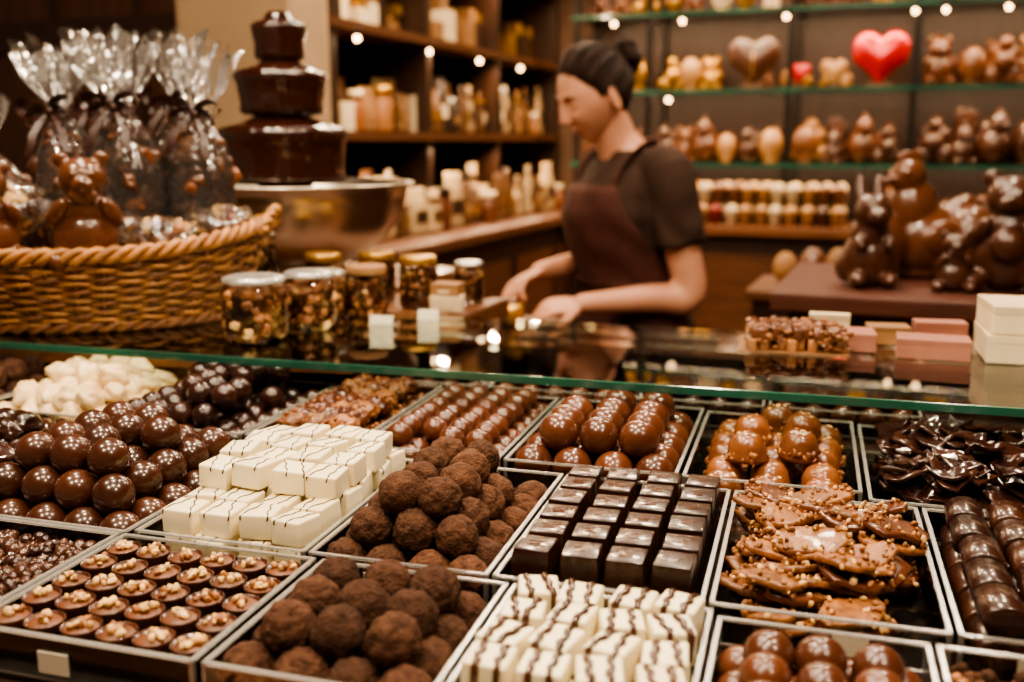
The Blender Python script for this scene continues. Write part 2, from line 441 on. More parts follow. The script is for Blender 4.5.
# --- row 3
pile('dark_chocolate_pearls',tray(-.80,-.617,.86,1.09,label=0),6,m_dark,3,gaps=.3)
W,D,M=tray(-.97,-.805,.87,1.12); b=MB()
il=[lump(8,.35,1.5,160+i,(1.2,.95,.75)) for i in range(5)]
layers(b,W,D,lambda b,x,y,z:b.add(random.choice(il),T(x,y,z)@RR(1.2)@RZ(U(0,6))@S(.0165),m_ivory),.031,.031,[(.014,5,7,0,0),(.033,4,6,0,0),(.048,3,3,0,0)],.004)
b.obj('ivory_chocolate_chunks',M)
pile('dark_chocolate_truffles',tray(-1.16,-.975,.87,1.12),5,m_truf,2,f_truf)
W,D,M=tray(-.612,-.488,.86,1.115); b=MB()
cl=[lump(9,.28,3.2,80+i,(1.1,1,.75)) for i in range(5)]
def f_clu(b,x,y,z):
    A=T(x,y,z)@RZ(U(0,6)); b.add(random.choice(cl),A@S(.0150),random.choice([m_bark,m_milk]))
    for q in range(16):
        d=Vector((U(-1,1),U(-1,1),U(-.2,1))).normalized()*.0145; b.add(random.choice(nuts),A@T(d.x*1.05,d.y,d.z*.78)@RR()@S(U(.002,.0038)),random.choice([m_nutd,m_bark,m_milk]))
layers(b,W,D,f_clu,.029,.029,[(.013,4,8,0,0),(.034,3,7,0,0)],.003)
b.obj('nut_clusters',M)
pile('milk_chocolate_truffles',tray(-.483,-.335,.86,1.10,label=0),5,m_milk,2,gaps=.06)
pile('milk_chocolate_balls',tray(-.330,-.165,.858,1.10,label=.1),4,m_milk,2,gaps=.05)
W,D,M=tray(-.160,-.005,.858,1.09,label=0); b=MB()
dome=lathe([(0,0),(.019,0),(.0205,.003),(.019,.007),(.0187,.009),(.0172,.018),(.0125,.025),(.006,.0275),(0,.028)],26)
def f_dome(b,x,y,z):
    A=T(x,y,z)@RX(U(-.2,.2))@RY(U(-.2,.2)); b.add(dome,A,m_caramel)
    for q in range(26):
        a=U(0,6.28); r=U(.0165,.0208); b.add(random.choice(nuts),A@T(r*math.cos(a),r*math.sin(a),U(.001,.010))@RR()@S(U(.002,.0042)),random.choice([m_nutd,m_caramel]))
    for q in range(8):
        a=U(0,6); r=U(.0,.011); b.add(random.choice(nuts),A@T(r*math.cos(a),r*math.sin(a),.0278-r*r*22)@S(U(.0013,.0026)),random.choice([m_nut,m_nutd]))
layers(b,W,D,f_dome,.0465,.0445,[(.001,3,5,0,0)],.002)
for x,y in ((-.024,-.045),(.022,-.022),(-.022,.022),(.024,.045),(.0,.07)): f_dome(b,x,y,.0265)
b.obj('caramel_domes',M)
W,D,M=tray(0.0,.17,.84,1.08,label=0); b=MB()
sh=[plate(.026,.0035,100+i,10,.3,.5) for i in range(8)]
for k in range(170):
    z=.006+.044*(k/170); sc=1-.15*(k/170)
    b.add(sh[k%8],T(U(-W/2+.02,W/2-.02)*sc,U(-D/2+.02,D/2-.02)*sc,z)@RZ(U(0,6))@RX(U(-.5,.5))@RY(U(-.4,.4)),m_shiny,k%3>0)
b.obj('dark_chocolate_shards',M)
for (a,c,nm,m_) in ((-.60,-.44,'milk_chocolate_truffles',m_milkd),(-.435,-.27,'dark_chocolate_truffles',m_milk),(-.265,-.1,'dark_chocolate_pearls',m_dark),(-.095,.07,'milk_chocolate_balls',m_milkd)):
    pile(nm,tray(a,c,1.13,1.29),5,m_,2)
# ------------------------------------------------------------ jars
def jar(x,y,r,h,m_cont,lid='glass',z=1.1515,name='glass_jar'):
    b=MB()
    b.add(lathe([(0,0),(r*.85,0),(r*.98,.004),(r,.012),(r,h*.72),(r*.97,h*.8),(r*.86,h*.86),(r*.86,h*.93)],28,fn=lambda rr,z,a:rr),None,m_jar)
    for k in range(int(150)):
        zz=U(.008,h*.74); a=U(0,6.28); q=r*.84*math.sqrt(U(.6,1))
        b.add(random.choice(nl),T(q*math.cos(a),q*math.sin(a),zz)@S(U(.13,.22)*r*1.1),m_cont if R()<.55 else random.choice([m_nut,m_nutd,m_bark]))
    b.add(lathe([(0,.008),(r*.7,.008),(r*.7,h*.7),(0,h*.7)],16),None,m_cont)
    if lid=='glass': b.add(lathe([(r*.9,h*.9),(r*.95,h*.91),(r*.95,h*.97),(r*.8,h),(0,h)],28),None,m_acre)
    else: b.add(lathe([(0,h*.86),(r*.95,h*.86),(r*.97,h*.88),(r*.97,h),(r*.92,h*1.02),(0,h*1.02)],28),None,lid)
    return b.obj(name,T(x,y,z))
jar(-.765,1.050,.042,.082,m_nutd)
jar(-.745,1.145,.036,.078,m_bark)
jar(-.95,1.32,.028,.115,m_milkd,m_steel,1.1425)
jar(-.80,1.27,.033,.070,m_nutd,'glass',1.1425)
jar(-.745,1.30,.030,.075,m_caramel,m_kraft,1.1425)
jar(-.71,1.40,.030,.080,m_bark,m_goldf,1.1425)
jar(-.80,1.43,.030,.080,m_nutd,m_goldf,1.1425)
jar(-.65,1.46,.024,.07,m_caramel,'glass',1.1425)
jar(-.87,1.38,.03,.08,m_milk,m_goldf,1.1425)
def card(x,y,z,w,h,rz=.3,name='price_card',m=None):
    b=MB(); b.add(box(w,.0015,h,0),RX(-.5)@T(0,0,h/2),m or m_paper,False); b.add(box(w,.02,.0015),T(0,.01,.001),m or m_paper,False); b.obj(name,T(x,y,z)@RZ(rz))
card(-.685,1.23,1.1425,.034,.016,.2); card(-.64,1.29,1.1425,.030,.018,.35)
def carton(x,y,z,w,d,h,m,rz=0,lab=True,name='gift_box'):
    b=MB(); b.add(box(w,d,h,.0015),T(0,0,h/2),m,False)
    b.add(box(w*1.01,d*1.01,h*.3,.001),T(0,0,h*.86),m,False)
    if lab: b.add(box(w*.4,.001,h*.3),T(0,-d/2-.001,h*.36),m_cream,False)
    return b.obj(name,T(x,y,z)@RZ(rz))
carton(-.65,1.38,1.1425,.05,.04,.026,m_cream,.3); carton(-.65,1.38,1.1690,.045,.035,.018,m_kraft,.1)
def cb(u,v,w,d,h,m,rz=0,z=1.1515,name='gift_box',lab=False):
    p=MC@Vector((u,v,z)); return carton(p.x,p.y,p.z,w,d,h,m,math.radians(5)+rz,lab=lab,name=name)
cb(.002,1.25,.04,.05,.022,m_pink,.05); cb(.085,1.225,.080,.045,.023,m_pink,-.05); cb(.04,1.30,.05,.035,.022,m_kraft,.1)
cb(.175,1.255,.07,.1,.032,m_cream,0); cb(.175,1.255,.065,.095,.032,m_cream,.05,1.1845); cb(.24,1.27,.05,.1,.09,m_cream,0)
cb(.10,1.30,.06,.03,.030,m_pink,.1); cb(-.03,1.32,.05,.02,.030,m_cream,0)
b=MB()
for k in range(9):
    A=T(-.05+.0125*k,U(-.01,.01),.008)@RZ(U(-.2,.2)); b.add(box(.011,.085,.016,.002),A,m_nutd)
    A2=T(-.045+.0125*k,U(-.01,.01),.022)@RZ(U(-.2,.2))
    if k<8: b.add(box(.011,.08,.014,.002),A2,m_milk)
    for q in range(60): b.add(random.choice(nuts),A2@T(U(-.007,.007),U(-.042,.042),U(-.022,.008))@S(U(.0025,.005)),random.choice([m_nutd,m_milk,m_bark,m_bark]))
b.add(box(.125,.1,.002),T(0,0,.001),m_kraft,False)
b.obj('nut_bar_stack',cpos(-.075,1.24,1.1512))
# ------------------------------------------------------------ basket
MB_=T(-1.094,1.11,1.1525)@RZ(math.radians(27))
def basket():
    b=MB(); hh=.098
    def ell(z,phi,off=0,base=1):
        k=z/hh; a=.205+.055*k+off; c=.135+.045*k+off
        rise=.03*k*abs(math.cos(phi))**3
        return (a*math.cos(phi),c*math.sin(phi),z+rise)
    ns=44
    for i in range(ns):
        ph=2*pi*i/ns
        b.add(tube([ell(z,ph) for z in (0,.03,.06,.09,.10)],.0028,6),None,m_wickd)
    rows=16
    for r in range(rows):
        z=.005+r*(hh-.008)/rows; sg=1 if r%2 else -1
        P=[ell(z+.0012*math.sin(q*.9+r),2*pi*q/(ns*4),sg*.0042*math.cos(pi*q/4)) for q in range(ns*4)]
        b.add(tube(P,.0032,6,True),None,m_wick if r%3 else m_wickd)
    for s in range(3):
        P=[]
        for q in range(240):
            ph=2*pi*q/240; w=ph*26+s*2*pi/3; x,y,z=ell(hh,ph,.006*math.cos(w)); P.append((x,y,z+.006+.007*math.sin(w)))
        b.add(tube(P,.0052,6,True),None,m_wick)
    for s in range(2):
        P=[]
        for q in range(200):
            ph=2*pi*q/200; w=ph*30+s*pi; x,y,z=ell(.004,ph,.004+.004*math.cos(w)); P.append((x,y,z+.004*math.sin(w)+.002))
        b.add(tube(P,.0045,6,True),None,m_wickd)
    for sg in (-1,1):
        for s in range(2):
            P=[]
            for q in range(30):
                t=q/29*pi; w=q*.8+s*pi
                P.append((sg*(.257+.012*math.sin(t)+.004*math.cos(w)),.06*math.cos(t),.122+.028*math.sin(t)+.004*math.sin(w)))
            b.add(tube(P,.0045,6),None,m_wick)
    b.add(lathe([(0,.004),(1,.004),(1,.008),(0,.008)],40),S(.205,.135,1),m_wickd)
    b.add(lump(14,.12,4,5),T(0,0,.055)@S(.215,.145,.03),m_kraft)
    return b.obj('wicker_basket',MB_)
basket()
def gift_bag(x,y,z,h,r,rz,tilt,name='cellophane_gift_bag'):
    b=MB(); ph=U(0,6); tz=.71
    prof=[(.2,0),(.9,.005),(1,.05),(1.02,.2),(1.0,.36),(.88,.5),(.6,.60),(.34,.665),(.2,.70),(.18,.715),(.26,.74),(.45,.79),(.62,.85),(.74,.92),(.86,.985),(.9,1.0)]
    pr=[]
    for i in range(len(prof)-1):
        for q in range(3): pr.append(tuple(prof[i][j]+(prof[i+1][j]-prof[i][j])*q/3 for j in (0,1)))
    pr.append(prof[-1]); n=72; V=[];F=[]
    for rr,zz in pr:
        for i in range(n):
            a=2*pi*i/n
            nz=noise.noise(Vector((math.cos(a)*2.2+ph,math.sin(a)*2.2,zz*7)))+.6*noise.noise(Vector((math.cos(a)*5+ph,math.sin(a)*5,zz*14)))
            if zz<tz: k=1+.10*nz+.05*math.sin(9*a+ph)*max(0,(zz-.4)/.3)
            else:
                g=min(1,(zz-tz)*6); k=1+g*(.30*math.sin(5*a+ph+2*zz)+.12*math.sin(9*a-ph)+.35*nz)
            q=r*rr*k; z2=h*(zz+(.05*nz+.03*math.sin(5*a+ph))*max(0,(zz-.8)/.2))
            V.append((q*math.cos(a),q*math.sin(a),z2))
    for j in range(len(pr)-1):
        for i in range(n): F.append((j*n+i,j*n+(i+1)%n,(j+1)*n+(i+1)%n,(j+1)*n+i))
    b.add((np.array(V),F),None,m_cello,True)
    for k in range(95):
        zz=U(.015,h*.60); a=U(0,6.28); lim=.84 if zz<h*.42 else (.7 if zz<h*.5 else .42); q=r*lim*math.sqrt(U(.3,1))
        b.add(random.choice(lm),T(q*math.cos(a),q*math.sin(a),zz)@RR()@S(U(.011,.016)),random.choice([m_milk,m_fig,m_milk,m_bark,m_caramel]))
    zt=h*.708
    b.add(tube([(r*.22*math.cos(t),r*.22*math.sin(t),zt) for t in [2*pi*i/20 for i in range(20)]],.0055,6,True),None,m_ribbon)
    yb=-r*.28
    for sg in (-1,1):
        for w_,hh_,rot in ((.032,.012,.25),(.025,.010,-.35)):
            P=[];W_=[]
            for q in range(18):
                t=q/17*2*pi; xx=sg*w_*(1-math.cos(t))*.5*1.3; zz=hh_*math.sin(t)
                P.append((xx*math.cos(rot)-zz*math.sin(rot)*sg,yb-.010-.006*(1-math.cos(t)),zt+zz+abs(xx)*math.sin(rot))); W_.append((0,.015,.007*(1 if zz<0 else -1)))
            b.add(band(P,W_),None,m_ribbon)
        P=[(0,yb-.010,zt),(sg*.012,yb-.020,zt-.012),(sg*.022,yb-.03,zt-.03),(sg*.024,yb-.036,zt-.045),(sg*.030,yb-.038,zt-.058)]
        b.add(band(P,(.010,.004,0)),None,m_ribbon)
    b.add(sphere(5),T(0,yb-.010,zt)@S(.009),m_ribbon)
    return b.obj(name,T(x,y,z)@RZ(rz)@RX(tilt[0])@RY(tilt[1]))
def bw(lx,ly,lz): return MB_@Vector((lx,ly,lz))
for lx,ly,h,r,t in ((-.01,.03,.31,.050,(0,-.10)),(.065,.0,.315,.052,(0,0)),(.15,.03,.305,.050,(0,.08)),(.03,.085,.33,.048,(0,-.05)),(.11,.09,.33,.048,(0,.06)),(-.12,.06,.24,.05,(0,-.2))):
    p=bw(lx,ly,.07); gift_bag(p.x,p.y,p.z,h,r,.3,t)
def sweet_bag(x,y,z,s):
    b=MB(); b.add(lump(16,.32,2.6,int(abs(x)*100)%50,(1.25,.9,.75)),S(s*1.12),m_cello)
    for k in range(40): b.add(random.choice(lm),T(U(-.8,.8)*s,U(-.5,.5)*s,U(-.45,.45)*s)@RR()@S(.2*s+.004),random.choice([m_milkd,m_fig,m_milk,m_nutd,m_milk,m_nut]))
    b.obj('cellophane_sweet_bag',T(x,y,z)@RZ(.4))
for lx,ly,lz,s in ((.125,-.085,.118,.036),(.195,-.03,.125,.037),(-.085,-.05,.16,.042),(.065,-.045,.12,.035)):
    p=bw(lx,ly,lz); sweet_bag(p.x,p.y,p.z,s)
def rabbit(M,m,s=1,name='chocolate_rabbit_figurine'):
    P=[(0,0,.035,.036,.032,.04),(0,-.004,.07,.026,.024,.03),(0,-.012,.1,.024,.026,.024),(0,-.036,.095,.013,.014,.011),
       (-.012,.008,.125,.008,.006,.026,RX(-.5)),(.012,.008,.125,.008,.006,.026,RX(-.5)),
       (-.02,-.028,.012,.012,.02,.01),(.02,-.028,.012,.012,.02,.01),(-.018,-.026,.06,.008,.014,.008,RX(.5)),(.018,-.026,.06,.008,.014,.008,RX(.5)),
       (-.026,.006,.025,.016,.022,.022),(.026,.006,.025,.016,.022,.022),(0,.036,.03,.012,.012,.012),(-.012,-.03,.108,.004,.004,.005),(.012,-.03,.108,.004,.004,.005)]
    return blobs(name,P,M@S(s),m,.0022,2)
def bear(M,m,s=1,ball=False,name='chocolate_bear_figurine'):
    P=[(0,0,.04,.042,.036,.042),(0,-.002,.08,.03,.027,.03),(0,-.004,.12,.031,.028,.028),(0,-.03,.113,.014,.012,.011),(0,-.041,.118,.005,.004,.004),
       (-.025,.0,.145,.011,.007,.011),(.025,0,.145,.011,.007,.011),(-.038,-.022,.014,.017,.028,.015),(.038,-.022,.014,.017,.028,.015),
       (-.034,-.014,.075,.011,.013,.028,RX(.7)@RY(.4)),(.034,-.014,.075,.011,.013,.028,RX(.7)@RY(-.4)),(-.011,-.028,.127,.004,.004,.005),(.011,-.028,.127,.004,.004,.005)]
    if ball: P.append((0,-.038,.062,.022,.018,.022))
    else: P+= [(-.009,-.03,.098,.011,.006,.007,RY(.4)),(.009,-.03,.098,.011,.006,.007,RY(-.4))]
    return blobs(name,P,M@S(s),m,.0025,2)
def hen(M,m,s=1,name='chocolate_hen_figurine'):
    P=[(0,0,.05,.045,.055,.05),(0,-.02,.09,.03,.034,.045),(0,-.03,.135,.022,.024,.024),(0,-.058,.13,.007,.014,.006),(0,-.03,.16,.006,.02,.01),
       (0,.055,.08,.02,.02,.035,RX(-.6)),(-.042,.006,.055,.01,.034,.024),(.042,.006,.055,.01,.034,.024),(0,0,.006,.03,.035,.008),(-.018,-.045,.14,.004,.004,.004),(.018,-.045,.14,.004,.004,.004)]
    return blobs(name,P,M@S(s),m,.0028,2)
p=bw(.045,-.135,.088); bear(T(*p)@RZ(.75)@RX(.08),m_fig,.95)
p=bw(-.075,-.14,.09); bear(T(*p)@RZ(1.0),m_fig,.85)
# ------------------------------------------------------------ fountain
b=MB()
b.add(lathe([(0,0),(.115,0),(.12,.006),(.115,.02),(.10,.028),(.11,.036),(.15,.052),(.185,.08),(.21,.115),(.222,.15),(.226,.176),(.238,.178),(.238,.183),(.224,.183),(.215,.15),(.18,.1),(.1,.06),(0,.055)],64),None,m_steel)
def rip(rr,z,a): return rr*(1+.012*math.sin(23*a+z*40)+.008*math.sin(41*a))
b.add(lathe([(0,.135),(.205,.135),(.208,.142)],48),None,m_fount)
b.add(lathe([(.05,.14),(.05,.18),(.108,.182),(.111,.19),(.108,.2),(.112,.255),(.119,.27),(.115,.28),(.09,.287),(.055,.30),(.050,.303),(.070,.305),(.075,.312),(.073,.325),(.079,.36),(.085,.372),(.080,.381),(.055,.389),(.038,.397),(.034,.40),(.042,.403),(.045,.41),(.044,.43),(.049,.452),(.05,.462),(.042,.468),(.028,.471),(.024,.478),(.018,.486),(.0,.488)],96,rip),None,m_fount)
b.obj('chocolate_fountain',T(-1.084,1.60,1.1425))
# ------------------------------------------------------------ shelving helpers
def pouch(w,h,d):
    V=[];F=[]
    lv=[(0,1,1),(.1,1.02,1),(.4,1,.95),(.65,.97,.7),(.8,.95,.25),(.84,.97,.06),(1,.97,.05)]
    for z,a,c in lv:
        for i in range(16):
            t=2*pi*i/16; x=math.copysign(abs(math.cos(t))**.6,math.cos(t))*w/2*a; y=math.copysign(abs(math.sin(t))**.6,math.sin(t))*d/2*c
            V.append((x,y,z*h))
    for j in range(len(lv)-1):
        for i in range(16): F.append((j*16+i,j*16+(i+1)%16,(j+1)*16+(i+1)%16,(j+1)*16+i))
    F.append(tuple(range(16))[::-1]); F.append(tuple(96+i for i in range(16)))
    return np.array(V),F
pch=pouch(1,1,.5)
m_pA=mat('pouch_brown','54361f','664529',.4,rnd=.3); m_pB=mat('pouch_cream','a58a66','b69b76',.45,rnd=.25); m_pC=mat('pouch_dark','281a12','332218',.35,rnd=.3)
jl=lathe([(0,0),(.4,0),(.42,.05),(.42,.7),(.34,.78),(.38,.8),(.38,.95),(0,.96)],14)
def pouch_row(name,L,w,h,M,mats):
    b=MB()
    for r in range(2):
        x=-L/2
        while x<L/2-w:
            ww=w*U(.7,1.1); A=T(x+ww/2+U(-.003,.003),r*w*.9+U(-.015,.015),0)@RZ(U(-.3,.3)); hh=h*U(.62,1.1); x+=ww*U(.95,1.2)
            mm=random.choice(mats); q=R()
            if q<.75:
                A=A@S(ww,ww,hh); b.add(pch,A,mm)
                if mm is m_pB: b.add(box(.6,.02,.26),A@T(0,-.27,.38),random.choice([m_pA,m_pC,m_fig]),False)
                else: b.add(box(.6,.02,.24),A@T(0,-.27,.38),random.choice([m_cream,m_kraft,m_goldf]),False)
                if R()<.5: b.add(box(1.0,.52,.06),A@T(0,0,.77),random.choice([m_goldf,m_pC,m_pA]),False)
            elif q<.9:
                A=A@S(ww*.9,ww*.9,hh*.7); b.add(jl,A,random.choice([m_caramel,m_figd,m_milk,m_nutd])); b.add(lathe([(0,.8),(.4,.8),(.4,1),(0,1)],12),A,random.choice([m_goldf,m_iron,m_cream]))
            else:
                b.add(box(ww*.9,ww*.7,hh*.6,.002),A@T(0,0,hh*.3),random.choice([m_cream,m_kraft,m_pA]),False)
    return b.obj(name,M)
def bulbs(name,pts,r=.009):
    b=MB()
    for p in pts:
        b.add(sphere(5),T(*p)@S(r),m_bulb); b.add(lathe([(0,.008),(.012,.008),(.014,.03),(0,.03)],12),T(*p),m_iron)
    b.obj(name)
b=MB(); L=2.1; cy=3.66
for z in (1.43,1.76,2.10,2.42): b.add(box(.34,L,.028),T(-1.775,cy,z-.014),m_woodm,False)
for y in (2.66,3.3,3.95,4.69): b.add(box(.33,.035,1.65),T(-1.78,y,1.9),m_woodd,False)
b.add(box(.02,L,1.7),T(-1.955,cy,1.9),m_woodd,False)
b.add(box(.56,L,.035,.004),T(-1.67,cy,1.065),m_woodm,False)
b.add(box(.50,L,1.04),T(-1.69,cy,.525),m_woodd,False)
for y in (2.9,3.4,3.9,4.4): b.add(box(.012,.42,.8),T(-1.435,y,.55),m_woodm,False)
b.obj('wooden_shelving_unit')
Rr=RZ(pi/2)
pouch_row('coffee_pouch_row',1.95,.095,.20,T(-1.68,3.66,1.431)@Rr,[m_pA,m_pB,m_pC,m_pB,m_pA,m_kraft])
pouch_row('coffee_pouch_row',1.95,.10,.21,T(-1.58,3.66,1.0835)@Rr,[m_pC,m_pB,m_pA,m_pB,m_pA])
b=MB()
for i in range(22):
    w=U(.05,.09); h=U(.06,.14); b.add(box(w,w,h,.002),T(U(-.03,.03),-.95+i*.088,h/2),random.choice([m_cream,m_kraft,m_pC,m_pA,m_goldf]),False)
    if R()<.5: b.add(box(w*.8,w*.8,h*.5,.002),T(0,-.95+i*.088,h*1.26),random.choice([m_pB,m_kraft,m_goldf]),False)
b.obj('gift_box_row',T(-1.72,3.66,1.7605))
b=MB()
for i in range(18): b.add(lathe([(0,0),(.04,0),(.042,.01),(.042,.09),(.034,.1),(.036,.12),(0,.12)],16),T(0,-.95+i*.105,0),random.choice([m_kraft,m_pA,m_caramel]))
b.obj('storage_tin_row',T(-1.72,3.66,2.1005))
bulbs('shelf_lamp_row',[(-1.615,y,z-.05) for z,ys in ((1.76,(2.8,3.3,3.75,4.2)),(2.10,(3.1,3.7,4.3))) for y in ys])
# back shelving
BX0,BX1=-1.45,1.25
b=MB(); Wd=BX1-BX0; cx=(BX0+BX1)/2
for z in (1.305,1.615,1.94):
    b.add(box(Wd,.32,.012),T(cx,4.57,z-.006),m_glass,False); b.add(box(Wd,.006,.016),T(cx,4.407,z-.006),m_edge,False)
b.add(box(Wd,.34,.03),T(cx,4.57,2.28),m_woodm,False)
b.add(box(Wd,.015,1.25),T(cx,4.738,1.66),m_woodd,False)
for x in (-1.43,-1.10,-.50,-.015,.5,1.23): b.add(box(.024,.03,1.3),T(x,4.43,1.66),m_iron,False); b.add(box(.02,.03,1.3),T(x,4.715,1.66),m_iron,False)
b.add(box(Wd,.46,.04,.004),T(cx,4.5,1.03),m_wood,False)
b.add(box(Wd,.40,1.01),T(cx,4.53,.505),m_woodd,False)
for i in range(5): b.add(box(.46,.012,.75),T(BX0+.3+i*.52,4.325,.55),m_woodm,False)
b.obj('glass_display_shelving')
def mini(kind,h):
    P={'b':[(0,0,.3,.26,.24,.3),(0,0,.7,.2,.19,.2),(-.16,0,.88,.07,.05,.08),(.16,0,.88,.07,.05,.08),(0,-.18,.66,.09,.08,.07),(-.2,-.12,.1,.1,.15,.09),(.2,-.12,.1,.1,.15,.09),(-.24,-.08,.42,.07,.09,.16),(.24,-.08,.42,.07,.09,.16)],
       'r':[(0,0,.24,.22,.24,.24),(0,-.06,.52,.16,.17,.18),(-.07,0,.82,.05,.04,.2),(.07,0,.82,.05,.04,.2),(0,-.2,.5,.07,.07,.06),(-.14,-.16,.07,.08,.14,.07),(.14,-.16,.07,.08,.14,.07)],
       'e':[(0,0,.48,.32,.32,.44),(0,0,.06,.2,.2,.06)],
       'p':[(-.2,0,.2,.22,.2,.2),(.2,.05,.22,.2,.2,.2),(0,-.1,.45,.22,.2,.2),(.1,.1,.6,.18,.18,.18),(0,0,.8,.15,.15,.16)],
       'h':[(0,0,.35,.28,.34,.32),(0,-.15,.7,.16,.17,.22),(0,-.34,.7,.05,.1,.05),(0,.3,.6,.12,.12,.22),(0,-.12,.92,.04,.12,.07)]}[kind]
    return [(T(x*h,y*h,z*h)@S(a*h,c*h,d*h)) for x,y,z,a,c,d in P]
def fig_row(name,x0,x1,y,z,n,h,mats,kinds='brehp',rows=1):
    b=MB()
    for r in range(rows):
        for i in range(n):
            A=T(x0+(i+.5)*(x1-x0)/n+U(-.012,.012),y+r*.13,z)@RZ(U(-.5,.5)); mm=random.choice(mats); hh=h*U(.7,1.1)
            for Q in mini(random.choice(kinds),hh): b.add(sphere(6),A@Q,mm)
    return b.obj(name)
m_pale=mat('blond_chocolate','94693f','a97d50',.35,10,.1,60,coat=.3)
m_midc=mat('amber_chocolate','623a20','764724',.3,10,.1,60,coat=.4)
fig_row('chocolate_figurine_row',-1.08,-.53,4.5,1.306,6,.19,[m_fig,m_midc,m_figd,m_figd,m_pale],rows=2)
fig_row('chocolate_figurine_row',-.47,-.05,4.5,1.306,4,.2,[m_fig,m_midc,m_pale,m_figd],rows=2)
fig_row('chocolate_figurine_row',.02,.47,4.5,1.306,4,.22,[m_fig,m_figd,m_figd],rows=2)
fig_row('chocolate_figurine_row',.53,1.2,4.5,1.306,5,.22,[m_fig,m_figd],rows=2)
fig_row('chocolate_egg_row',-1.4,-1.14,4.5,1.306,3,.17,[m_fig,m_goldf,m_midc],'eb',rows=2)
fig_row('chocolate_egg_row',-1.4,-1.14,4.5,1.616,3,.17,[m_pale,m_goldf,m_cream],'e',rows=2)
fig_row('chocolate_egg_row',-1.06,-.80,4.5,1.616,3,.15,[m_pale,m_midc,m_goldf,m_fig],'ebp',rows=2)
fig_row('chocolate_egg_row',.02,.47,4.5,1.616,4,.2,[m_pale,m_midc,m_fig],'ebhp',rows=2)
fig_row('chocolate_egg_row',.53,1.2,4.5,1.616,5,.2,[m_pale,m_midc,m_fig],'ebhp',rows=2)
fig_row('chocolate_egg_row',-1.4,1.2,4.5,1.941,24,.15,[m_pale,m_midc,m_cream,m_goldf,m_fig],'ebp')
fig_row('chocolate_egg_row',-.74,-.24,4.66,1.616,6,.10,[m_pale,m_goldf,m_midc],'ep')
def heart(M,m,s,name='heart_gift_box'):
    V,F=sphere(20); V=V.copy(); x=V[:,0]; z=V[:,2].copy()
    V[:,2]=z*.85+np.abs(x)*np.sqrt(np.clip(1-np.abs(x),0,1))*.95-.1; V[:,1]*=.36
    V[:,0]*=np.clip(.75+.3*(V[:,2]+.6),.2,1.1)
    b=MB(); b.add((V,F),S(s),m)
    b.add(tube([(0,-.37*s*math.cos(t),(-.1+.75*math.sin(t))*s) for t in [i/20*2*pi for i in range(20)]],.003,6,True),None,m_redf if m is m_redf else m_goldf)
    b.add(box(s*.9,s*.5,.02,.003),T(0,0,-s*.94),m_woodm,False)
    return b.obj(name,M)
heart(T(-.66,4.50,1.635+.095),m_figd,.108); heart(T(-.15,4.50,1.635+.095),m_redf,.112); heart(T(-.33,4.50,1.635+.045),m_pale,.055); heart(T(-.47,4.50,1.635+.04),m_redf,.045)
b=MB()
cp=lathe([(0,0),(.02,0),(.027,.055),(.03,.058),(.025,.07),(.012,.085),(0,.088)],16)
m_rc=mat('red_cup','6a1512','7c1c18',.35)
for r in range(3):
    for i in range(12):
        if R()<.1: continue
        A=T(-.95+i*.062+U(-.005,.005),4.34+r*.075,0)
        b.add(cp,A,random.choice([m_rc,m_cream,m_pale,m_figd]) if r==0 else m_cream)
        if r: b.add(cp,A@T(0,0,.088),random.choice([m_cream,m_pale]))
        b.add(cp,A@T(0,.05,.088),random.choice([m_cream,m_pale,m_midc]))
b.obj('praline_cup_row',T(0,0,1.0505))
fig_row('chocolate_figurine_row',-.15,1.2,4.5,1.051,11,.17,[m_fig,m_midc,m_pale,m_figd],rows=2)
fig_row('chocolate_figurine_row',-1.4,-1.0,4.45,1.051,4,.15,[m_goldf,m_midc,m_pale,m_figd],'eb')
bulbs('shelf_lamp_row',[(x,4.385,1.90) for x in (-1.25,-.95,-.52,-.03,.08,.3,.62,.9)]+[(x,4.385,1.575) for x in (-1.0,.7)])
# ------------------------------------------------------------ right figurine table
b=MB()
b.add(box(1.2,.5,.035,.005),T(0,0,-.0175),m_red,False)
b.add(box(1.14,.44,.09,.003),T(0,0,-.08),m_red,False)
for sx in (-.54,.54):
    for sy in (-.19,.19): b.add(box(.05,.05,1.08),T(sx,sy,-.58),m_red,False)
b.add(box(1.1,.4,.03),T(0,0,-.5),m_red,False)
b.obj('figurine_table',T(.375,2.12,1.128))
Zf=1.1285
rabbit(T(-.065,2.02,Zf)@RZ(.3),m_figd,1.42)
hen(T(.03,2.20,Zf)@RZ(-.9),m_fig,1.5)
bear(T(.085,2.00,Zf)@RZ(.1),m_figd,.72)
bear(T(.175,2.05,Zf)@RZ(-.1),m_figd,1.42,True)
rabbit(T(.29,2.12,Zf)@RZ(.3),m_figd,1.3)
blobs('chocolate_egg',[(0,0,.075,.052,.052,.072),(0,0,.008,.03,.03,.01)],T(.12,2.20,Zf),m_fig,.004)
blobs('chocolate_egg',[(0,0,.07,.05,.05,.068),(0,0,.008,.03,.03,.01)],T(-.045,2.14,Zf),m_fig,.004)
blobs('chocolate_egg',[(0,0,.085,.05,.05,.08),(0,0,.008,.03,.03,.01)],T(.22,2.25,Zf),m_fig,.004)
b=MB()
b.add(box(.7,.4,.03,.004),T(0,0,-.015),m_woodm,False); b.add(box(.66,.36,.9),T(0,0,-.48),m_woodd,False)
b.obj('back_side_cabinet',T(-.1,3.3,.95))
fig_row('chocolate_egg_row',-.4,.2,3.25,.951,7,.13,[m_fig,m_kraft,m_midc],'eb')
